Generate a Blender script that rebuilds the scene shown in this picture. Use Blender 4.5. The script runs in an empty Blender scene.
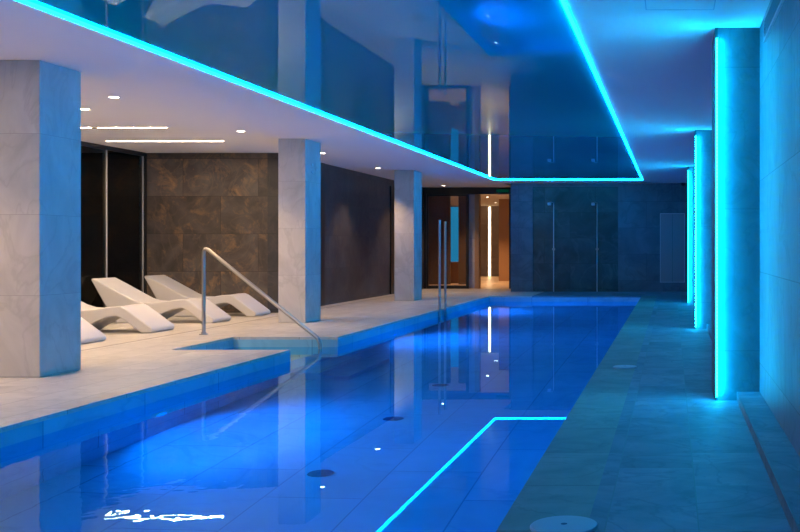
import bpy, bmesh, math, random
from mathutils import Vector, Matrix
random.seed(7)
S = bpy.context.scene
COL = S.collection

# ------------------------------------------------------------------ materials
def newmat(name):
    m = bpy.data.materials.new(name); m.use_nodes = True
    nt = m.node_tree; nt.nodes.clear()
    out = nt.nodes.new('ShaderNodeOutputMaterial')
    return m, nt, out

def N(nt, t, **kw):
    n = nt.nodes.new(t)
    for k, v in kw.items():
        if k in n.inputs.keys(): n.inputs[k].default_value = v
        else: setattr(n, k, v)
    return n

def plain(name, col, rough=.5, metal=0.0, spec=.5):
    m, nt, out = newmat(name)
    p = N(nt, 'ShaderNodeBsdfPrincipled')
    p.inputs['Base Color'].default_value = (*col, 1)
    p.inputs['Roughness'].default_value = rough
    p.inputs['Metallic'].default_value = metal
    p.inputs['Specular IOR Level'].default_value = spec
    # faint procedural unevenness
    no = N(nt, 'ShaderNodeTexNoise'); no.inputs['Scale'].default_value = 40
    mr = N(nt, 'ShaderNodeMapRange')
    mr.inputs['To Min'].default_value = max(0, rough-.03); mr.inputs['To Max'].default_value = min(1, rough+.03)
    nt.links.new(no.outputs['Fac'], mr.inputs['Value'])
    nt.links.new(mr.outputs['Result'], p.inputs['Roughness'])
    nt.links.new(p.outputs[0], out.inputs[0])
    return m

def emis(name, col, strength):
    m, nt, out = newmat(name)
    e = N(nt, 'ShaderNodeEmission')
    e.inputs['Color'].default_value = (*col, 1); e.inputs['Strength'].default_value = strength
    nt.links.new(e.outputs[0], out.inputs[0])
    return m

def stone(name, c1, c2, vein, tile=(1.2, .6), mortar=.004, mcol=None, rough=.45, var=.12, nscale=3.0,
          rust=None, rust_amt=.5, offset=.5, stretch=1.0, bump=.02):
    """tiled stone: uv is in metres (box projected)"""
    m, nt, out = newmat(name); L = nt.links.new
    uv = N(nt, 'ShaderNodeTexCoord')
    geo = uv.outputs['Object']
    p = N(nt, 'ShaderNodeBsdfPrincipled'); p.inputs['Roughness'].default_value = rough
    br = N(nt, 'ShaderNodeTexBrick'); br.offset = offset
    br.inputs['Scale'].default_value = 1
    br.inputs['Brick Width'].default_value = tile[0]; br.inputs['Row Height'].default_value = tile[1]
    br.inputs['Mortar Size'].default_value = mortar; br.inputs['Mortar Smooth'].default_value = .3
    br.inputs['Color1'].default_value = (1, 1, 1, 1); br.inputs['Color2'].default_value = (0, 0, 0, 1)
    br.inputs['Mortar'].default_value = (.5, .5, .5, 1)
    L(uv.outputs['UV'], br.inputs['Vector'])
    # per tile shift of the noise so every tile has its own pattern
    sc = N(nt, 'ShaderNodeVectorMath', operation='SCALE'); sc.inputs['Scale'].default_value = 9.0
    L(br.outputs['Color'], sc.inputs[0])
    ad = N(nt, 'ShaderNodeVectorMath', operation='ADD')
    L(geo, ad.inputs[0]); L(sc.outputs[0], ad.inputs[1])
    mp = N(nt, 'ShaderNodeMapping'); mp.inputs['Scale'].default_value = (1, 1, stretch)
    mp.inputs['Rotation'].default_value = (.3, .2, .5)
    L(ad.outputs[0], mp.inputs['Vector'])
    n1 = N(nt, 'ShaderNodeTexNoise'); n1.inputs['Scale'].default_value = nscale
    n1.inputs['Detail'].default_value = 8; n1.inputs['Roughness'].default_value = .62; n1.inputs['Distortion'].default_value = .8
    L(mp.outputs[0], n1.inputs['Vector'])
    r1 = N(nt, 'ShaderNodeValToRGB')
    r1.color_ramp.elements[0].position = .3; r1.color_ramp.elements[0].color = (*c1, 1)
    r1.color_ramp.elements[1].position = .7; r1.color_ramp.elements[1].color = (*c2, 1)
    L(n1.outputs['Fac'], r1.inputs['Fac'])
    # veins
    n2 = N(nt, 'ShaderNodeTexNoise'); n2.inputs['Scale'].default_value = nscale*.6
    n2.inputs['Detail'].default_value = 6; n2.inputs['Distortion'].default_value = 1.6
    L(mp.outputs[0], n2.inputs['Vector'])
    rv = N(nt, 'ShaderNodeValToRGB')
    rv.color_ramp.elements[0].position = .475; rv.color_ramp.elements[0].color = (0, 0, 0, 1)
    rv.color_ramp.elements[1].position = .5; rv.color_ramp.elements[1].color = (.45, .45, .45, 1)
    e = rv.color_ramp.elements.new(.53); e.color = (0, 0, 0, 1)
    L(n2.outputs['Fac'], rv.inputs['Fac'])
    mv = N(nt, 'ShaderNodeMix', data_type='RGBA')
    L(rv.outputs[0], mv.inputs[0]); L(r1.outputs[0], mv.inputs[6]); mv.inputs[7].default_value = (*vein, 1)
    cur = mv.outputs[2]
    if rust:
        n3 = N(nt, 'ShaderNodeTexNoise'); n3.inputs['Scale'].default_value = 3.6
        n3.inputs['Detail'].default_value = 10; n3.inputs['Roughness'].default_value = .72; n3.inputs['Distortion'].default_value = .5
        L(mp.outputs[0], n3.inputs['Vector'])
        rr = N(nt, 'ShaderNodeValToRGB')
        rr.color_ramp.elements[0].position = .52; rr.color_ramp.elements[0].color = (0, 0, 0, 1)
        rr.color_ramp.elements[1].position = .66; rr.color_ramp.elements[1].color = (rust_amt,)*3+(1,)
        L(n3.outputs['Fac'], rr.inputs['Fac'])
        mx = N(nt, 'ShaderNodeMix', data_type='RGBA')
        L(rr.outputs[0], mx.inputs[0]); L(cur, mx.inputs[6]); mx.inputs[7].default_value = (*rust, 1)
        cur = mx.outputs[2]
    # tile to tile brightness
    bw = N(nt, 'ShaderNodeRGBToBW'); L(br.outputs['Color'], bw.inputs[0])
    mr = N(nt, 'ShaderNodeMapRange'); mr.inputs['To Min'].default_value = 1-var; mr.inputs['To Max'].default_value = 1+var
    L(bw.outputs[0], mr.inputs['Value'])
    vs = N(nt, 'ShaderNodeVectorMath', operation='SCALE'); L(cur, vs.inputs[0]); L(mr.outputs[0], vs.inputs['Scale'])
    mm = N(nt, 'ShaderNodeMix', data_type='RGBA')
    L(br.outputs['Fac'], mm.inputs[0]); L(vs.outputs[0], mm.inputs[6])
    mc = mcol or tuple(x*.55 for x in c1)
    mm.inputs[7].default_value = (*mc, 1)
    L(mm.outputs[2], p.inputs['Base Color'])
    bp = N(nt, 'ShaderNodeBump'); bp.inputs['Strength'].default_value = .25; bp.inputs['Distance'].default_value = bump
    L(n1.outputs['Fac'], bp.inputs['Height']); L(bp.outputs[0], p.inputs['Normal'])
    L(p.outputs[0], out.inputs[0])
    return m

def glossmat(name, col, refl, f0pow=.35, rough=0.0):
    """diffuse film with a mirror-like lacquer on top"""
    m, nt, out = newmat(name); L = nt.links.new
    d = N(nt, 'ShaderNodeBsdfDiffuse'); d.inputs[0].default_value = (*col, 1)
    g = N(nt, 'ShaderNodeBsdfGlossy'); g.inputs[0].default_value = (*refl, 1); g.inputs['Roughness'].default_value = rough
    lw = N(nt, 'ShaderNodeFresnel'); lw.inputs['IOR'].default_value = f0pow
    mx = N(nt, 'ShaderNodeMixShader'); L(lw.outputs[0], mx.inputs[0]); L(d.outputs[0], mx.inputs[1]); L(g.outputs[0], mx.inputs[2])
    # very slight waviness of the stretched film
    tc = N(nt, 'ShaderNodeTexCoord')
    no = N(nt, 'ShaderNodeTexNoise'); no.inputs['Scale'].default_value = .9; L(tc.outputs['Object'], no.inputs['Vector'])
    bp = N(nt, 'ShaderNodeBump'); bp.inputs['Strength'].default_value = .01; bp.inputs['Distance'].default_value = .003
    L(no.outputs['Fac'], bp.inputs['Height']); L(bp.outputs[0], g.inputs['Normal'])
    L(mx.outputs[0], out.inputs[0])
    return m

def glass(name, tint, ior=1.5):
    m, nt, out = newmat(name); L = nt.links.new
    t = N(nt, 'ShaderNodeBsdfTransparent'); t.inputs[0].default_value = (*tint, 1)
    g = N(nt, 'ShaderNodeBsdfGlossy'); g.inputs['Roughness'].default_value = 0
    f = N(nt, 'ShaderNodeFresnel'); f.inputs['IOR'].default_value = ior
    mx = N(nt, 'ShaderNodeMixShader'); L(f.outputs[0], mx.inputs[0]); L(t.outputs[0], mx.inputs[1]); L(g.outputs[0], mx.inputs[2])
    L(mx.outputs[0], out.inputs[0])
    return m

def water(name):
    m, nt, out = newmat(name); L = nt.links.new
    g = N(nt, 'ShaderNodeBsdfRefraction'); g.inputs['IOR'].default_value = 1.333; g.inputs['Roughness'].default_value = 0
    g.inputs['Color'].default_value = (.55, .92, 1, 1)
    gl = N(nt, 'ShaderNodeBsdfGlossy'); gl.inputs['Roughness'].default_value = 0; gl.inputs[0].default_value = (.45, .82, 1, 1)
    fr = N(nt, 'ShaderNodeFresnel'); fr.inputs['IOR'].default_value = 1.333
    mxs = N(nt, 'ShaderNodeMixShader'); L(fr.outputs[0], mxs.inputs[0]); L(g.outputs[0], mxs.inputs[1]); L(gl.outputs[0], mxs.inputs[2])
    tc = N(nt, 'ShaderNodeTexCoord')
    n1 = N(nt, 'ShaderNodeTexNoise'); n1.inputs['Scale'].default_value = 5.5; n1.inputs['Detail'].default_value = 2.5
    n1.inputs['Roughness'].default_value = .45
    n2 = N(nt, 'ShaderNodeTexNoise'); n2.inputs['Scale'].default_value = .5; n2.inputs['Detail'].default_value = 1
    L(tc.outputs['Object'], n1.inputs['Vector']); L(tc.outputs['Object'], n2.inputs['Vector'])
    # the surface is a touch livelier towards the near end, by the inlet
    sx = N(nt, 'ShaderNodeSeparateXYZ'); L(tc.outputs['Object'], sx.inputs[0])
    mr = N(nt, 'ShaderNodeMapRange'); mr.inputs['From Min'].default_value = 4.8; mr.inputs['From Max'].default_value = 7.5
    mr.inputs['To Min'].default_value = WATER_NEAR; mr.inputs['To Max'].default_value = WATER_FAR
    L(sx.outputs['Y'], mr.inputs['Value'])
    mrx = N(nt, 'ShaderNodeMapRange'); mrx.inputs['From Min'].default_value = -2.5; mrx.inputs['From Max'].default_value = -1.9
    mrx.inputs['To Min'].default_value = 1; mrx.inputs['To Max'].default_value = .04
    L(sx.outputs['X'], mrx.inputs['Value'])
    mq = N(nt, 'ShaderNodeMath', operation='MULTIPLY'); L(mr.outputs[0], mq.inputs[0]); L(mrx.outputs[0], mq.inputs[1]); mr = mq
    mu = N(nt, 'ShaderNodeMath', operation='MULTIPLY'); L(n1.outputs['Fac'], mu.inputs[0]); L(mr.outputs[0], mu.inputs[1])
    m2 = N(nt, 'ShaderNodeMath', operation='MULTIPLY_ADD'); L(n2.outputs['Fac'], m2.inputs[0]); m2.inputs[1].default_value = .12
    L(mu.outputs[0], m2.inputs[2])
    bp = N(nt, 'ShaderNodeBump'); bp.inputs['Strength'].default_value = 1; bp.inputs['Distance'].default_value = .004
    L(m2.outputs[0], bp.inputs['Height']); L(bp.outputs[0], g.inputs['Normal']); L(bp.outputs[0], gl.inputs['Normal']); L(bp.outputs[0], fr.inputs['Normal'])
    L(mxs.outputs[0], out.inputs[0])
    return m
WATER_NEAR, WATER_FAR = .35, .012

# light colours
BLUE = (.0012, .39, 1.0)
WARM = (1.0, .62, .32)
STRIP_L = 44.0      # ceiling led border
COLUMN_L = 140.0     # column leds
LIN_L = 245.0        # warm linear lights
DOWN_W = 140.0
POOL_W = 315.0
POOLCOL = (0.0, .20, 1.0)

M = {}
M['deck'] = stone('pale_travertine', (.40, .37, .33), (.56, .52, .46), (.34, .31, .27), tile=(.7, .35), mortar=.0035, var=.05, nscale=2.2, rough=.42)
M['coping'] = stone('green_grey_slate', (.08, .13, .125), (.15, .21, .19), (.06, .10, .09), tile=(.7, .5), mortar=.003, var=.12, nscale=2.9, rough=.6)
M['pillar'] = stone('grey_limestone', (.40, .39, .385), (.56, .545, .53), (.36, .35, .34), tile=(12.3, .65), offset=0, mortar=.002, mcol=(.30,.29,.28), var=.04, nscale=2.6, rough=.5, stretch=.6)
M['wall'] = stone('blue_lit_wall_stone', (.075, .10, .13), (.14, .165, .21), (.06, .08, .10), tile=(1.2, .62), mortar=.003, var=.05, nscale=1.7, rough=.5)  # blue led light on the walls is put into the stone colour
M['dark'] = stone('oxidised_brown_slate', (.05, .041, .036), (.13, .108, .092), (.17, .12, .08), tile=(1.2, .60), mortar=.003, mcol=(.015, .013, .012), var=.25, nscale=2.4, rough=.4, rust=(.36, .20, .09), rust_amt=.62)
M['dark_cool'] = stone('oxidised_slate_dim_side', (.026, .026, .030), (.07, .066, .068), (.09, .075, .07), tile=(1.2, .60), mortar=.003, mcol=(.015, .013, .012), var=.18, nscale=2.0, rough=.4, rust=(.12, .09, .07), rust_amt=.3)  # same slate as the lounge wall, dimmer and bluer light put into its colour
M['shower'] = stone('black_slate', (.014, .028, .032), (.06, .10, .10), (.09, .13, .13), tile=(1.2, .60), mortar=.003, mcol=(.008,.01,.01), var=.2, nscale=1.6, rough=.3)
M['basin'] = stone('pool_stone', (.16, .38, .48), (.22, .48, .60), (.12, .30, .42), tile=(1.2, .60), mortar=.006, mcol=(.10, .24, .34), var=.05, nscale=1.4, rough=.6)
M['ceil'] = plain('ceiling_paint', (.83, .82, .81), .9, spec=.2)
M['slate'] = stone('blue_lit_slate', (.065, .105, .14), (.15, .19, .24), (.05, .08, .11), tile=(.7, .35), mortar=.003, mcol=(.09, .15, .17), var=.16, nscale=2.8, rough=.62)  # right deck stone cooled and darkened, blue light worked into its colour
M['dark_edge'] = plain('dark_blue_grey_edge', (.04, .06, .07), .5)
M['column'] = stone('blue_lit_column_stone', (.10, .135, .155), (.15, .19, .22), (.09, .12, .14), tile=(9, .97), mortar=.0015, var=.03, nscale=3.5, rough=.5, offset=0)  # column stone tone also carries some of the blue light
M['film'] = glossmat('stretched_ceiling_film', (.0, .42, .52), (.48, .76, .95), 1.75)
M['black'] = plain('black_metal', (.012, .011, .011), .35)
M['steel'] = plain('brushed_steel', (.42, .41, .40), .36, 1.0)
M['chrome'] = plain('satin_pipe', (.48, .52, .56), .3)
M['frame'] = plain('grey_aluminium', (.50, .49, .47), .35, 0.0)
M['white'] = plain('white_moulded_resin', (.60, .575, .555), .4)
M['lid'] = plain('grey_plastic_lid', (.27, .36, .42), .5)
M['drain'] = plain('dark_grate', (.005, .02, .09), .5)
M['paint'] = plain('pale_painted_metal', (.45, .5, .56), .5)
M['flush'] = plain('blue_grey_door_paint', (.24, .27, .30), .5)
M['wood'] = plain('oak_veneer', (.42, .24, .12), .45)
M['corr_floor'] = stone('warm_travertine', (.50, .38, .24), (.66, .50, .33), (.4, .3, .2), tile=(1.2, .6), rough=.35)
M['corr_wall'] = stone('taupe_plaster', (.36, .33, .32), (.46, .42, .41), (.33, .30, .29), tile=(1.2, .6), mortar=.002)
M['brown'] = plain('dark_brown_panel', (.11, .078, .058), .4)
M['glass'] = glass('clear_glass', (.86, .87, .87))
M['smoke'] = glass('smoked_glass', (.84, .82, .80))
M['led'] = emis('cyan_led', BLUE, STRIP_L)
M['led_col'] = emis('cyan_led_column', (.0012, .46, 1.0), COLUMN_L)
M['lin'] = emis('warm_linear_led', (1.0, .71, .43), LIN_L)
M['bulb'] = emis('warm_bulb', (1.0, .82, .62), 30)
M['corr_led'] = emis('warm_led_profile', (1.0, .66, .36), 11)
M['pane_blue'] = emis('blue_reflection_glow', (.02, .30, .62), .9)
M['lens'] = emis('pool_lamp_lens', (0, .25, 1), 1.5)
M['green'] = emis('green_sign_face', (.0, .12, .07), .25)
M['water'] = water('pool_water')

# ------------------------------------------------------------------ mesh helpers
def new_obj(name, bm, mat, parent=None, smooth=False, bevel=0, seg=2):
    me = bpy.data.meshes.new(name)
    bmesh.ops.recalc_face_normals(bm, faces=bm.faces[:])
    uvl = bm.loops.layers.uv.new('UVMap')
    for f in bm.faces:
        n = f.normal
        a = [abs(n.x), abs(n.y), abs(n.z)]; k = a.index(max(a))
        for l in f.loops:
            c = l.vert.co
            if k == 2: l[uvl].uv = (c.y + 60, c.x + .25 + 70)
            elif k == 1: l[uvl].uv = (c.x + 60, c.z + 61.74)
            else: l[uvl].uv = (c.y + 60.4, c.z + 61.74)
        f.smooth = smooth
    bm.to_mesh(me); bm.free()
    me.materials.append(mat)
    o = bpy.data.objects.new(name, me); COL.objects.link(o)
    if parent: o.parent = parent
    if bevel:
        b = o.modifiers.new('bevel', 'BEVEL'); b.width = bevel; b.segments = seg; b.limit_method = 'ANGLE'; b.angle_limit = math.radians(40)
        b.harden_normals = False
    if smooth:
        try: me.set_sharp_from_angle(angle=math.radians(45))
        except Exception: pass
    return o

def BM(): return bmesh.new()
def box(bm, x0, x1, y0, y1, z0, z1):
    v = [bm.verts.new((x, y, z)) for x in (x0, x1) for y in (y0, y1) for z in (z0, z1)]
    for f in ((0,1,3,2), (4,6,7,5), (0,4,5,1), (2,3,7,6), (0,2,6,4), (1,5,7,3)):
        bm.faces.new([v[i] for i in f])
    return bm
def cyl(bm, p0, p1, r, n=24, r2=None):
    p0, p1 = Vector(p0), Vector(p1); d = (p1-p0)
    M4 = Matrix.Translation((p0+p1)/2) @ d.to_track_quat('Z', 'Y').to_matrix().to_4x4()
    bmesh.ops.create_cone(bm, cap_ends=True, segments=n, radius1=r, radius2=r if r2 is None else r2, depth=d.length, matrix=M4)
    return bm
def tube(bm, pts, r, n=14):
    """swept tube through a polyline, mitred rings"""
    pts = [Vector(p) for p in pts]; rings = []
    up = Vector((0, 1, .013)).normalized()
    for i, p in enumerate(pts):
        d = ((pts[i]-pts[i-1]).normalized() if i else Vector()) + ((pts[i+1]-pts[i]).normalized() if i < len(pts)-1 else Vector())
        d.normalize(); a = d.cross(up).normalized(); b = d.cross(a).normalized()
        rings.append([bm.verts.new(p + a*math.cos(t)*r + b*math.sin(t)*r) for t in [2*math.pi*k/n for k in range(n)]])
    for r0, r1 in zip(rings, rings[1:]):
        for k in range(n): bm.faces.new((r0[k], r0[(k+1) % n], r1[(k+1) % n], r1[k]))
    bm.faces.new(rings[0][::-1]); bm.faces.new(rings[-1])
    return bm
def arc(p, q, s, n=6):
    """quadratic rounding of the corner q between p and s"""
    p, q, s = Vector(p), Vector(q), Vector(s)
    return [((1-t)**2)*p + 2*t*(1-t)*q + t*t*s for t in [i/n for i in range(n+1)]]

def tag(o, label, cat, group=None):
    o['label'] = label; o['category'] = cat
    if group: o['group'] = group
    return o
def empty(name, loc, label=None, cat=None, group=None):
    o = bpy.data.objects.new(name, None); COL.objects.link(o); o.location = loc; o.empty_display_size = .1
    if label: tag(o, label, cat, group)
    return o
def struct(name, bm, mat, **k):
    o = new_obj(name, bm, mat, **k); o['kind'] = 'structure'; return o
def copy_tree(o, parent=None):
    c = o.copy(); COL.objects.link(c)
    if parent: c.parent = parent
    for ch in list(o.children): copy_tree(ch, c)
    return c

# ------------------------------------------------------------------ dimensions (metres, camera at x=0,y=0)
CZ = 2.55                       # ceiling
PL, PR = -3.90, -.65            # pool left / right edge
PN, PF = -1.0, 21.4             # pool near / far edge
WZ = -.118                      # water level
PB = -1.455                     # pool bottom
NX, NY0, NY1 = -5.12, 10.22, 11.67   # stair notch
RW = .60                        # right wall
BW = 23.5                       # far wall
SW = -6.25                      # dark side wall
LW = 15.95                      # lounge back wall
GX = -8.40                      # glass partition
DY = 25.2                       # far door plane
YN = -2.5                       # wall behind the camera

# ------------------------------------------------------------------ floor and decks
t = .03
b = BM()
box(b, -11.2, PL, YN, NY0, -t, 0)
box(b, -11.2, NX, NY0, NY1, -t, 0)
box(b, -11.2, PL, NY1, PF, -t, 0)
box(b, -11.2, -3.0, PF, DY-.06, -t, 0)
struct('floor', b, M['deck'])
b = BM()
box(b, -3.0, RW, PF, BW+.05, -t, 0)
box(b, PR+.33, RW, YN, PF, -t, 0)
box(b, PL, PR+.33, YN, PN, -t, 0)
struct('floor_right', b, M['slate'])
struct('trim_1', box(BM(), PR, PR+.33, PN, PF, -t, .0), M['coping'])
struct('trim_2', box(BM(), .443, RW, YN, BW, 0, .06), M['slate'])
# linear drain slot in the lounge deck
struct('trim_3', box(BM(), -6.0, -5.975, 2.0, LW+6, 0, .0015), plain('slot_drain', (.22, .19, .16), .5))

# pool basin
for x0, x1, y0, y1 in ((PL-.2, PL, PN, NY0), (PL-.2, PL, NY1, PF), (PR, PR+.2, PN, PF), (PL-.2, PR+.2, PF, PF+.2), (PL-.2, PR+.2, PN-.2, PN),
                       (NX-.2, NX, NY0-.2, NY1+.2), (NX, PL-.2, NY0-.2, NY0), (NX, PL-.2, NY1, NY1+.2)):
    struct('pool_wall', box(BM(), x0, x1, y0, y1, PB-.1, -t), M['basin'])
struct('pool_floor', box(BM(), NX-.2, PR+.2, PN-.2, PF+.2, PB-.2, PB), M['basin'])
b = BM()
for i, (x0, x1, z) in enumerate([(NX, -4.80, -.22), (-4.80, -4.50, -.42), (-4.50, -4.20, -.62), (-4.20, -3.90, -.82), (-3.90, -3.60, -1.02), (-3.60, -3.3, -1.22)]):
    box(b, x0, x1, NY0, NY1, PB, z)
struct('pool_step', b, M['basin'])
# water surface
b = BM()
def quad(bm, x0, x1, y0, y1, z):
    bm.faces.new([bm.verts.new(p) for p in ((x0, y0, z), (x1, y0, z), (x1, y1, z), (x0, y1, z))])
quad(b, PL, PR, PN, PF, WZ); quad(b, NX, PL, NY0, NY1, WZ)
o = new_obj('pool_water', b, M['water'])
o['label'] = 'still blue pool water mirroring the room'; o['category'] = 'water'; o['kind'] = 'stuff'

# ------------------------------------------------------------------ ceiling
b = BM(); c1 = CZ+.12; SL = -3.975; SR = -.652; SE = 22.4
box(b, -11.2, SL, YN, DY, CZ, c1)
box(b, SR, RW+.1, YN, BW+.1, CZ, c1)
box(b, SL, SR, SE, BW+.1, CZ, c1)
box(b, SL, SR, YN, PN, CZ, c1)
struct('ceiling', b, M['ceil'])
struct('stretch_ceiling', box(BM(), SL, SR, PN, SE, CZ+.012, CZ+.04), M['film'])
# led border: one continuous strip around the glossy panel
b = BM(); w = .024; z0, z1 = CZ-.008, CZ+.0115
box(b, SL+.001, SL+w, PN, SE-.001, z0, z1)
box(b, SR-w, SR-.001, PN, SE-.001, z0, z1)
box(b, SL+w, SR-w, SE-w, SE-.001, z0, z1)
tag(new_obj('led_border_light', b, M['led']), 'thin glowing cyan light strip bordering the glossy ceiling panel over the pool', 'light strip')

# ------------------------------------------------------------------ walls
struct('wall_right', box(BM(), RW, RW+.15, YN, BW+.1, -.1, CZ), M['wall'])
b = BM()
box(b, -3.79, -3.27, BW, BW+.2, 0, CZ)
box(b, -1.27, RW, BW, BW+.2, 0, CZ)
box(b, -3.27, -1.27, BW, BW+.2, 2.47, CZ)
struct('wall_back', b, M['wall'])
struct('wall_back_shower', box(BM(), -3.27, -1.27, BW+.04, BW+.2, 0, 2.47), M['shower'])
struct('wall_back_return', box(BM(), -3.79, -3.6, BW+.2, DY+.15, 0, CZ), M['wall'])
struct('wall_lounge', box(BM(), -11.2, SW-.02, LW, LW+.2, 0, CZ), M['dark'])
struct('wall_side', box(BM(), SW-.2, SW, LW-.002, DY, 0, CZ), M['dark_cool'])
struct('wall_left', box(BM(), -11.3, -11.2, YN, LW, 0, CZ), M['brown'])
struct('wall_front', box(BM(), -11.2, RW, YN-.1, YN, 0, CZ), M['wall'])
# black trims framing the side wall panel
struct('trim_4', box(BM(), SW, SW+.02, 17.6, 17.95, 0, CZ), M['black'])
struct('trim_5', box(BM(), SW, SW+.03, 22.15, 22.95, 0, CZ-.15), M['black'])

# ------------------------------------------------------------------ stone pillars on the left
def pillar(yf, xr, w, label, dep=.60):
    r = empty('stone_pillar', (xr-w/2, yf+dep/2, 0), label, 'pillar')
    b = box(BM(), -w/2, w/2, -dep/2, dep/2, 0, CZ)
    o = new_obj('shaft', b, M['pillar'], r, bevel=.004, seg=1)
    return r
P1 = pillar(8.02, -5.07, .46, 'wide grey stone pillar at the left edge, nearest the camera', .56)
P2 = pillar(13.83, -5.07, .375, 'grey stone pillar right behind the pool stair handrail')
P3 = pillar(19.5, -5.03, .385, 'farthest grey stone pillar, beside the glass door')
# small switch plates on the pool side of the middle pillar
r = empty('wall_socket', (-5.07, 14.12, 2.15), 'cluster of three tiny metal plugs high on the blue side of the middle pillar', 'wall fitting')
for y, z in ((-.04, .055), (.12, 0), (-.04, -.05)):
    new_obj('plug', cyl(BM(), (0, y, z), (.014, y, z), .022, 18), M['chrome'], r, smooth=True)

# ------------------------------------------------------------------ led columns on the right
def led_column(yf, label, dep=.55):
    r = empty('lit_column', (.45, yf, 0), label, 'column')
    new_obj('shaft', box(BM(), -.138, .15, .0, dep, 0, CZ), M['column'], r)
    # pool-side face of the column, its shade put in as a dark strip
    new_obj('shaded_side', box(BM(), -.156, -.138, .0, dep, 0, CZ), M['dark_edge'], r)
    s = new_obj('led_strip', box(BM(), -.150, -.138, -.042, -.016, .03, CZ-.08), M['led_col'], r)
    new_obj('led_profile', box(BM(), -.150, -.138, -.016, 0, .03, CZ-.08), M['dark_edge'], r)
    # the single diodes on the strip
    b = BM()
    for k in range(100):
        z = .05 + k*(CZ-.15)/99
        box(b, -.148, -.140, -.045, -.0422, z-.006, z+.006)
    d = new_obj('diode', b, M['diode'], s)
    return r
M['diode'] = emis('diode', (.12, .9, 1.0), 3)
COLS = [led_column(1.05, 'cyan-lit stone column beside the camera'),
 led_column(6.84, 'nearest cyan-lit stone column on the right wall'),
 led_column(12.82, 'second cyan-lit column from the front on the right wall'),
 led_column(18.6, 'farthest and thinnest-looking cyan-lit column on the right wall')]

# ------------------------------------------------------------------ ceiling lights over the lounge
CW = ['over the deck near the left edge', 'nearest visible, above the left pillar', 'left of the middle pillar top', 'just right of the middle pillar top',
      'between the middle and the farthest pillar', 'behind the farthest pillar', 'in front of the glass door']
def downlight():
    r = empty('ceiling_downlight', (0, 0, CZ))
    b = BM(); n = 32
    prof = [(.045, .0), (.045, -.004), (.058, -.006), (.062, 0.0)]
    rings = [[b.verts.new((rr*math.cos(2*math.pi*k/n), rr*math.sin(2*math.pi*k/n), z)) for k in range(n)] for rr, z in prof]
    for a, c in zip(rings, rings[1:]):
        for k in range(n): b.faces.new((a[k], a[(k+1) % n], c[(k+1) % n], c[k]))
    new_obj('trim_ring', b, M['ceil'], r, smooth=True)
    new_obj('bulb', cyl(BM(), (0, 0, -.003), (0, 0, -.0005), .044, 32), M['bulb'], r)
    l = bpy.data.lights.new('spot_lamp', 'SPOT'); l.energy = DOWN_W; l.color = WARM; l.spot_size = math.radians(98); l.spot_blend = .85
    l.shadow_soft_size = .04
    lo = bpy.data.objects.new('spot_lamp', l); COL.objects.link(lo); lo.parent = r; lo.location = (0, 0, -.03)
    return r
proto = downlight()
ys = [4.0, 7.0, 10.0, 12.94, 15.95, 18.97, 21.97, 24.4]
lab = ['small round warm downlight in the lounge ceiling before the left pillar',
       'small round warm downlight in the ceiling in front of the left pillar',
       'small round warm downlight, the nearest one visible right of the left pillar top',
       'small round warm downlight in the ceiling just left of the middle pillar top',
       'small round warm downlight in the ceiling just right of the middle pillar top',
       'small round warm downlight in the ceiling halfway between the middle and farthest pillars',
       'small round warm downlight in the ceiling hidden behind the farthest pillar top',
       'small round warm downlight in the ceiling right before the glass door']
for i, y in enumerate(ys):
    o = proto if i == 0 else copy_tree(proto)
    o.location = (-5.58, y, CZ); tag(o, lab[i], 'downlight', 'downlights along the lounge ceiling')

def linear():
    r = empty('linear_ceiling_light', (0, 0, CZ))
    b = BM()
    box(b, -.84, .84, -.024, -.017, -.004, 0); box(b, -.84, .84, .017, .024, -.004, 0)
    box(b, -.84, -.828, -.017, .017, -.004, 0); box(b, .828, .84, -.017, .017, -.004, 0)
    new_obj('housing', b, M['ceil'], r)
    new_obj('diffuser', box(BM(), -.828, .828, -.017, .017, -.003, -.0005), M['lin'], r)
    return r
lp = linear()
ll = [(4.4, 'warm linear light slot in the lounge ceiling nearest the pool front'),
      (6.0, 'warm linear light slot in the lounge ceiling outside the left pillar'),
      (7.6, 'warm linear light slot in the lounge ceiling left of the left pillar'),
      (9.25, 'warm linear light slot in the lounge ceiling behind the left pillar'),
      (10.87, 'short visible end of a warm light slot right beside the left pillar'),
      (12.55, 'middle warm light slot in the ceiling, with a small dark connector'),
      (14.14, 'farthest and longest warm light slot, nearest the brown slate wall')]
for i, (y, s) in enumerate(ll):
    o = lp if i == 0 else copy_tree(lp)
    o.location = (-7.17, y, CZ); tag(o, s, 'ceiling light', 'linear light slots over the loungers')
    if y == 12.55: new_obj('connector', box(BM(), -.11, -.03, -.02, .02, -.012, -.0042), plain('connector_grey', (.12, .11, .1), .5), o)

# ------------------------------------------------------------------ glass partition of the lounge (runs away from the camera)
r = empty('glass_partition', (GX, 12.0, 0), 'dark framed floor-to-ceiling glass partition left of the white loungers', 'partition')
y0, y1 = -6.0, LW-.005-12.0
b = BM(); box(b, -.03, .03, y0, y1, CZ-.06, CZ); box(b, -.03, .03, y0, y1, 0, .03)
new_obj('rail', b, M['black'], r)
posts = [-5.0, -3.4, -1.7, 0.1, 1.6, 2.84, 3.86]
for p in posts:
    new_obj('post', box(BM(), -.015, .015, p-.011, p+.011, .03, CZ-.06), M['frame'], r)
new_obj('end_frame', box(BM(), -.028, .028, 3.885, y1, .03, CZ-.06), M['black'], r)
for p, q in zip(posts, posts[1:]):
    new_obj('glass_pane', box(BM(), -.005, .005, p+.011, q-.011, .03, CZ-.06), M['smoke'], r)
# pieces of the dim room behind the partition
tag(new_obj('tall_cabinet', box(BM(), -11.19, -10.6, 12.0, 14.6, 0.0, 2.1), plain('cabinet_taupe', (.16, .12, .09), .5), bevel=.01), 'dim taupe cabinet behind the lounge glass partition', 'cabinet')

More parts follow.
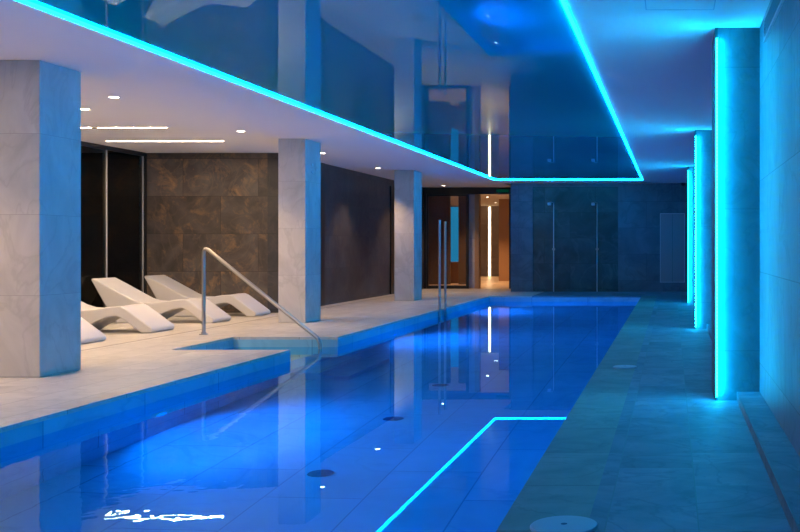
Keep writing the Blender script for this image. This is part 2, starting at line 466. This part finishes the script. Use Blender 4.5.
# ------------------------------------------------------------------ loungers
def lounger():
    top = [(0, .605), (.03, .62), (.12, .575), (.36, .445), (.58, .325), (.70, .287), (.84, .278), (1.0, .295), (1.18, .325), (1.30, .332),
           (1.36, .305), (1.52, .188), (1.685, .065), (1.70, .035), (1.68, .0)]
    bot = [(1.56, 0), (1.47, .068), (1.32, .178), (1.25, .205), (1.14, .195), (1.0, .14), (.86, .065), (.76, .0), (.36, .0), (.32, .04), (.18, .285), (.06, .50)]
    prof = top+bot
    W = .56; ns = 8
    b = BM(); sl = []
    for j in range(ns+1):
        s = j/ns; y = s*W
        e = 1-abs(2*s-1)
        dish = .014*math.sin(math.pi*s)        # shallow hollow of the lying surface
        inset = 0
        row = []
        for i, (x, z) in enumerate(prof):
            zz = z-dish if 1 < i < len(top)-3 else z
            row.append(b.verts.new((x, y, zz)))
        sl.append(row)
    n = len(prof)
    for a, c in zip(sl, sl[1:]):
        for k in range(n): b.faces.new((a[k], a[(k+1) % n], c[(k+1) % n], c[k]))
    b.faces.new(sl[0]); b.faces.new(sl[-1][::-1])
    o = new_obj('sun_lounger', b, M['white'], smooth=True, bevel=.02, seg=3)
    return o
L0 = lounger()
spots = [(-8.03, 10.65, 'white moulded sun lounger partly hidden by the left pillar, only its foot showing'),
         (-8.02, 12.17, 'white moulded sun lounger, second in the row from the left pillar'),
         (-8.01, 13.77, 'white moulded sun lounger, third from the left pillar, its foot behind the handrail post'),
         (-7.97, 15.08, 'farthest white moulded sun lounger against the brown slate wall')]
for i, (x, y, s) in enumerate(spots):
    o = L0 if i == 0 else L0.copy()
    if i: COL.objects.link(o)
    o.location = (x, y, 0); tag(o, s, 'sun lounger', 'white sun loungers in the lounge')

# ------------------------------------------------------------------ handrail into the stairs
hb = Vector((-5.62, 12.0, 0))
r = empty('pool_handrail', hb, 'single brushed steel handrail sloping down into the pool stair notch', 'handrail')
dirv = Vector((-4.03, 11.45, -.015)) - Vector((-5.62, 12.0, 1.05))
T = Vector((0, 0, 1.06)); E = dirv + Vector((0, 0, 1.05)); D = (E-T).normalized()
pts = [Vector((0, 0, 0)), Vector((0, 0, .5))] + arc(T+Vector((0, 0, -.11)), T+Vector((0, 0, .015)), T+D*.13, 8) \
    + arc(E-D*.07, E, E+Vector((0, 0, -.07)), 6) + [E+Vector((0, 0, -.205))]
new_obj('tube', tube(BM(), pts, .022, 18), M['steel'], r, smooth=True)
b = BM(); cyl(b, (0, 0, 0), (0, 0, .012), .05, 28); cyl(b, (0, 0, .012), (0, 0, .03), .03, 28)
new_obj('floor_flange', b, M['steel'], r, smooth=True)

# ladder uprights at the far pool edge
r = empty('pool_ladder', (PL, 16.83, 0), 'pair of tall slim steel ladder uprights at the far left pool edge', 'ladder')
for yy, h in ((-.2, 1.50), (.21, 1.485)):
    pts = [Vector((.035, yy, -1.1)), Vector((.035, yy, h-.03)), Vector((.035, yy, h))]
    new_obj('upright', tube(BM(), pts, .021, 14), M['steel'], r, smooth=True)
for z in (-.35, -.65, -.95):
    new_obj('tread', box(BM(), -.0+.005, .075, -.2, .21, z-.015, z+.015), M['steel'], r, bevel=.004)

# ------------------------------------------------------------------ far glass door and corridor
px = lambda x: (x-672)/39.65
struct('door_1', box(BM(), px(424.5), px(512.5), DY-.06, DY+.06, CZ-.17, CZ-.0), M['black'])
b = BM(); box(b, px(424.5), px(427), DY-.05, DY+.05, 0, CZ-.17); box(b, px(509.5), px(512.5), DY-.05, DY+.05, 0, CZ-.17)
struct('door_2', b, M['black'])
r = empty('sliding_glass_door', (px(447), DY, 0), 'black framed sliding glass door panel left of the open corridor', 'glass door')
ox = px(447)
b = BM(); x0, x1 = px(427)-ox, px(469)-ox
box(b, x0, x0+.05, -.02, .02, 0, CZ-.17); box(b, x1-.07, x1, -.02, .02, 0, CZ-.17)
box(b, x0+.05, x1-.07, -.02, .02, 0.0, .08); box(b, x0+.05, x1-.07, -.02, .02, CZ-.22, CZ-.17)
new_obj('frame', b, M['black'], r)
new_obj('glass_pane', box(BM(), x0+.05, x1-.07, -.006, .006, .08, CZ-.22), M['smoke'], r)
# emergency sign box over the opening
r = empty('exit_sign', (px(503.5), DY-.07, CZ-.09), 'small dim green sign on the black lintel over the corridor', 'sign')
new_obj('casing', box(BM(), -.17, .17, -.03, 0, -.045, .045), M['black'], r)
new_obj('face', box(BM(), -.155, .155, -.033, -.0302, -.035, .035), M['green'], r)

CY = 36.1
struct('floor_corridor', box(BM(), -9.2, -3.6, DY-.06, CY, -t, -.001), M['corr_floor'])
struct('ceiling_corridor', box(BM(), -9.2, -3.6, DY, CY+.1, CZ-.02, CZ+.1), M['ceil'])
struct('wall_corridor_back', box(BM(), -9.2, -3.6, CY, CY+.1, 0, CZ), M['corr_wall'])
struct('wall_corridor_right', box(BM(), -3.7, -3.6, DY+.16, CY, 0, CZ), M['corr_wall'])
struct('wall_corridor_left', box(BM(), -9.3, -9.2, DY, CY, 0, CZ), M['corr_wall'])
# pier between the sliding panel and the opening: grey face, oak reveal
struct('wall_corridor_pier', box(BM(), px(468)-.0, px(474), DY+.1, DY+.35, 0, CZ-.02), M['corr_wall'])
struct('trim_6', box(BM(), px(474), px(478.2), DY+.1, DY+.35, 0, CZ-.02), M['wood'])
struct('wall_corridor_corner', box(BM(), -5.35, -3.7, 30.9, 31.6, 0, CZ-.02), M['wood'])
# dark partition behind the sliding panel with a narrow opening
Yp = 28.0; q = lambda x, Y: (x-672)*Y/1000
b = BM(); box(b, -9.2, q(450, Yp), Yp, Yp+.1, 0, CZ-.02); box(b, q(458.5, Yp), q(470, Yp), Yp, Yp+.1, 0, CZ-.02)
struct('wall_corridor_inner', b, M['brown'])
tag(new_obj('reflection_panel', box(BM(), q(449, 29.2), q(459.5, 29.2), 29.2, 29.25, .62, 2.22), M['pane_blue']), 'tall glowing blue panel standing in for a reflection in the glass door', 'panel')  # glowing panel added in place of a blue reflection
tag(new_obj('wooden_counter', box(BM(), q(448, 29.1), q(460, 29.1), 29.0, 29.4, 0, .62), M['wood'], bevel=.01), 'low oak counter under the blue reflection panel behind the glass door', 'counter')
r = empty('wall_light_profile', (-6.58, CY, 0), 'glowing warm vertical light strip on the corridor end wall', 'wall light')
new_obj('diffuser', box(BM(), -.028, .028, -.03, -.0, .02, CZ-.06), M['corr_led'], r)
new_obj('housing', box(BM(), -.07, .07, -.02, -.001, .0, CZ-.03), M['ceil'], r)
for x, y in ((-5.46, 27.0), (-5.46, 29.6), (-5.9, 33.5)):
    o = copy_tree(proto); o.location = (x, y, CZ-.02)
    for ch in o.children:
        if ch.type == 'LIGHT': ch.data = ch.data.copy(); ch.data.energy = 300; ch.data.color = (1, .55, .27)
    o['label'] = {27.0: 'warm downlight in the corridor ceiling just inside the glass door', 29.6: 'warm downlight in the middle of the corridor ceiling', 33.5: 'warm downlight in the corridor ceiling before the end wall'}[y]
    o['group'] = 'corridor downlights'

o = copy_tree(proto); o.location = (-9.6, 14.4, CZ); tag(o, 'added downlight brightening the room behind the lounge glass partition', 'downlight')  # extra lamp, added to lift the dark room behind the glass
for ch in o.children:
    if ch.type == 'LIGHT': ch.data = ch.data.copy(); ch.data.energy = 110; ch.data.spot_size = math.radians(160)
# ------------------------------------------------------------------ showers
def shower():
    r = empty('wall_shower', (0, 0, 0))
    new_obj('riser_pipe', cyl(BM(), (0, -.05, .0), (0, -.05, 2.05), .013, 14), M['chrome'], r, smooth=True)
    a = BM(); tube(a, [Vector((0, -.05, 2.05)), Vector((0, -.052, 2.09)), Vector((-.03, -.14, 2.10)), Vector((-.07, -.22, 2.09))], .011, 12)
    new_obj('shower_arm', a, M['steel'], r, smooth=True)
    h = BM(); box(h, -.12, -.04, -.27, -.17, 2.02, 2.085)
    new_obj('shower_head', h, M['paint'], r, bevel=.008)
    v = BM(); cyl(v, (0, -.0, 1.0), (0, -.10, 1.0), .032, 20)
    new_obj('valve', v, M['steel'], r, smooth=True)
    for z in (.35, 1.7):
        new_obj('bracket', cyl(BM(), (0, 0, z), (0, -.05, z), .012, 12), M['steel'], r, smooth=True)
    return r
s1 = shower(); s2 = copy_tree(s1)
s1.location = (-2.78, BW+.04, 0); tag(s1, 'left one of two slim wall showers on the black slate', 'shower', 'wall showers')
s2.location = (-1.76, BW+.04, 0); tag(s2, 'right one of two slim wall showers on the black slate', 'shower', 'wall showers')

# flush service door in the far wall
r = empty('service_hatch', (.01, BW, 1.03), 'tall flush double hatch with thin pale outline in the far wall', 'hatch')
w, h = .28, .80
b = BM()
box(b, -w-.012, -w, -.012, 0, -h, h); box(b, w, w+.012, -.012, 0, -h, h)
box(b, -w-.012, w+.012, -.012, 0, h, h+.012); box(b, -w-.012, w+.012, -.012, 0, -h-.012, -h)
new_obj('frame', b, M['paint'], r)
for s in (-1, 1):
    x0, x1 = (-w, -.004) if s < 0 else (.004, w)
    new_obj('leaf', box(BM(), x0, x1, -.008, 0, -h, h), M['flush'], r)
# little dome camera in the corner
r = empty('dome_camera', (.26, BW-.1, CZ), 'small black dome camera on the ceiling in the far right corner', 'camera')
new_obj('base', cyl(BM(), (0, 0, -.02), (0, 0, 0), .06, 24), M['black'], r, smooth=True)
b = BM(); bmesh.ops.create_uvsphere(b, u_segments=24, v_segments=14, radius=.05, matrix=Matrix.Translation((0, 0, -.03)))
new_obj('dome', b, M['black'], r, smooth=True)

# ------------------------------------------------------------------ air grille high on the right wall and ceiling hatch
r = empty('air_grille', (RW, 5.7, 2.43), 'long air grille high on the right wall near the ceiling', 'grille')
b = BM(); y0, y1, z0, z1 = -.75, .72, -.065, .085; f = .018
box(b, -.012, 0, y0, y1, z0, z0+f); box(b, -.012, 0, y0, y1, z1-f, z1)
box(b, -.012, 0, y0, y0+f, z0+f, z1-f); box(b, -.012, 0, y1-f, y1, z0+f, z1-f)
new_obj('frame', b, M['paint'], r)
new_obj('backing', box(BM(), -.002, 0, y0+f, y1-f, z0+f, z1-f), M['black'], r)
for k in range(5):
    z = z0+f+.012+k*.024
    b = BM(); box(b, -.010, -.002, y0+f, y1-f, z-.003, z+.003)
    new_obj('slat', b, M['flush'], r)
r = empty('ceiling_hatch', (.05, 6.1, CZ), 'faint square access hatch in the ceiling on the right', 'hatch')
b = BM(); s = .21; f = .006
box(b, -s, s, -s-f, -s, -.003, 0); box(b, -s, s, s, s+f, -.003, 0); box(b, -s-f, -s, -s-f, s+f, -.003, 0); box(b, s, s+f, -s-f, s+f, -.003, 0)
new_obj('frame', b, M['paint'], r)
new_obj('panel', box(BM(), -s, s, -s, s, -.0015, 0), M['ceil'], r)

# ------------------------------------------------------------------ skimmer lids
def lid(x, y, rad, label):
    r = empty('skimmer_lid', (x, y, 0), label, 'lid', 'skimmer lids in the right deck')
    b = BM(); n = 48
    prof = [(rad, 0), (rad, .006), (rad*.97, .010), (rad*.3, .012), (.02, .012)]
    rings = [[b.verts.new((rr*math.cos(2*math.pi*k/n), rr*math.sin(2*math.pi*k/n), z)) for k in range(n)] for rr, z in prof]
    for a, c in zip(rings, rings[1:]):
        for k in range(n): b.faces.new((a[k], a[(k+1) % n], c[(k+1) % n], c[k]))
    b.faces.new(rings[-1])
    new_obj('cover', b, M['lid'], r, smooth=True)
    new_obj('finger_hole', cyl(BM(), (0, 0, .0121), (0, 0, .0128), .012, 18), M['drain'], r)
lid(-.405, 3.75, .127, 'large round pale lid in the deck at the bottom edge of the picture')
lid(-.41, 8.72, .105, 'round pale lid in the right deck farther from the camera')

# floor inlets in the pool
def inlet(x, y, label):
    r = empty('floor_drain', (x, y, PB), label, 'drain', 'round drains on the pool floor')
    b = BM(); cyl(b, (0, 0, 0), (0, 0, .012), .085, 36, .08)
    new_obj('plate', b, M['drain'], r, smooth=True)
    new_obj('hub', cyl(BM(), (0, 0, .0125), (0, 0, .018), .02, 18), M['drain'], r, smooth=True)
inlet(-2.29, 6.52, 'nearest dark round drain on the pool floor')
inlet(-2.29, 8.22, 'middle dark round drain on the pool floor')
inlet(-2.29, 9.90, 'farthest dark round drain on the pool floor')

# ------------------------------------------------------------------ underwater lamps
def pool_lamp(loc, rot, e, label):
    r = empty('pool_lamp', loc, label, 'pool lamp', 'underwater lamps'); r.rotation_euler = (0, 0, rot)
    b = BM(); cyl(b, (0, 0, 0), (.02, 0, 0), .11, 32, .10)
    new_obj('bezel', b, M['paint'], r, smooth=True)
    new_obj('lens', cyl(BM(), (.0201, 0, 0), (.024, 0, 0), .075, 32), M['lens'], r)
    l = bpy.data.lights.new('underwater_spot', 'SPOT'); l.energy = e; l.color = POOLCOL; l.spot_size = math.radians(165); l.spot_blend = .6
    l.shadow_soft_size = .05
    lo = bpy.data.objects.new('underwater_spot', l); COL.objects.link(lo); lo.parent = r; lo.location = (.08, 0, 0)
    lo.rotation_euler = (0, math.radians(-72), 0)
    return r
pool_lamp((PL, 1.4, -.75), 0, POOL_W, 'underwater lamp in the left pool wall nearest the camera')
pool_lamp((PL, 7.6, -.75), 0, POOL_W*1.3, 'underwater lamp in the left pool wall before the stairs')
pool_lamp((PL, 14.0, -.75), 0, POOL_W*1.3, 'underwater lamp in the left pool wall beyond the stairs')
pool_lamp((PL, 19.6, -.75), 0, POOL_W*1.3, 'underwater lamp in the left pool wall nearest the far end')

# ------------------------------------------------------------------ world, camera
w = bpy.data.worlds.new('world'); S.world = w; w.use_nodes = True
w.node_tree.nodes['Background'].inputs[0].default_value = (.0, .004, .012, 1)
w.node_tree.nodes['Background'].inputs[1].default_value = .2
cam = bpy.data.cameras.new('camera'); co = bpy.data.objects.new('camera', cam); COL.objects.link(co)
co.location = (0, 0, 1.05); co.rotation_euler = (math.radians(90), 0, 0)
cam.sensor_width = 36; cam.lens = 45; cam.shift_x = -.34; cam.shift_y = -19/800
cam.clip_start = .05; cam.clip_end = 200
S.camera = co
S.view_settings.view_transform = 'Standard'; S.view_settings.look = 'None'
S.view_settings.exposure = 0; S.view_settings.gamma = 1; S.view_settings.use_curve_mapping = False
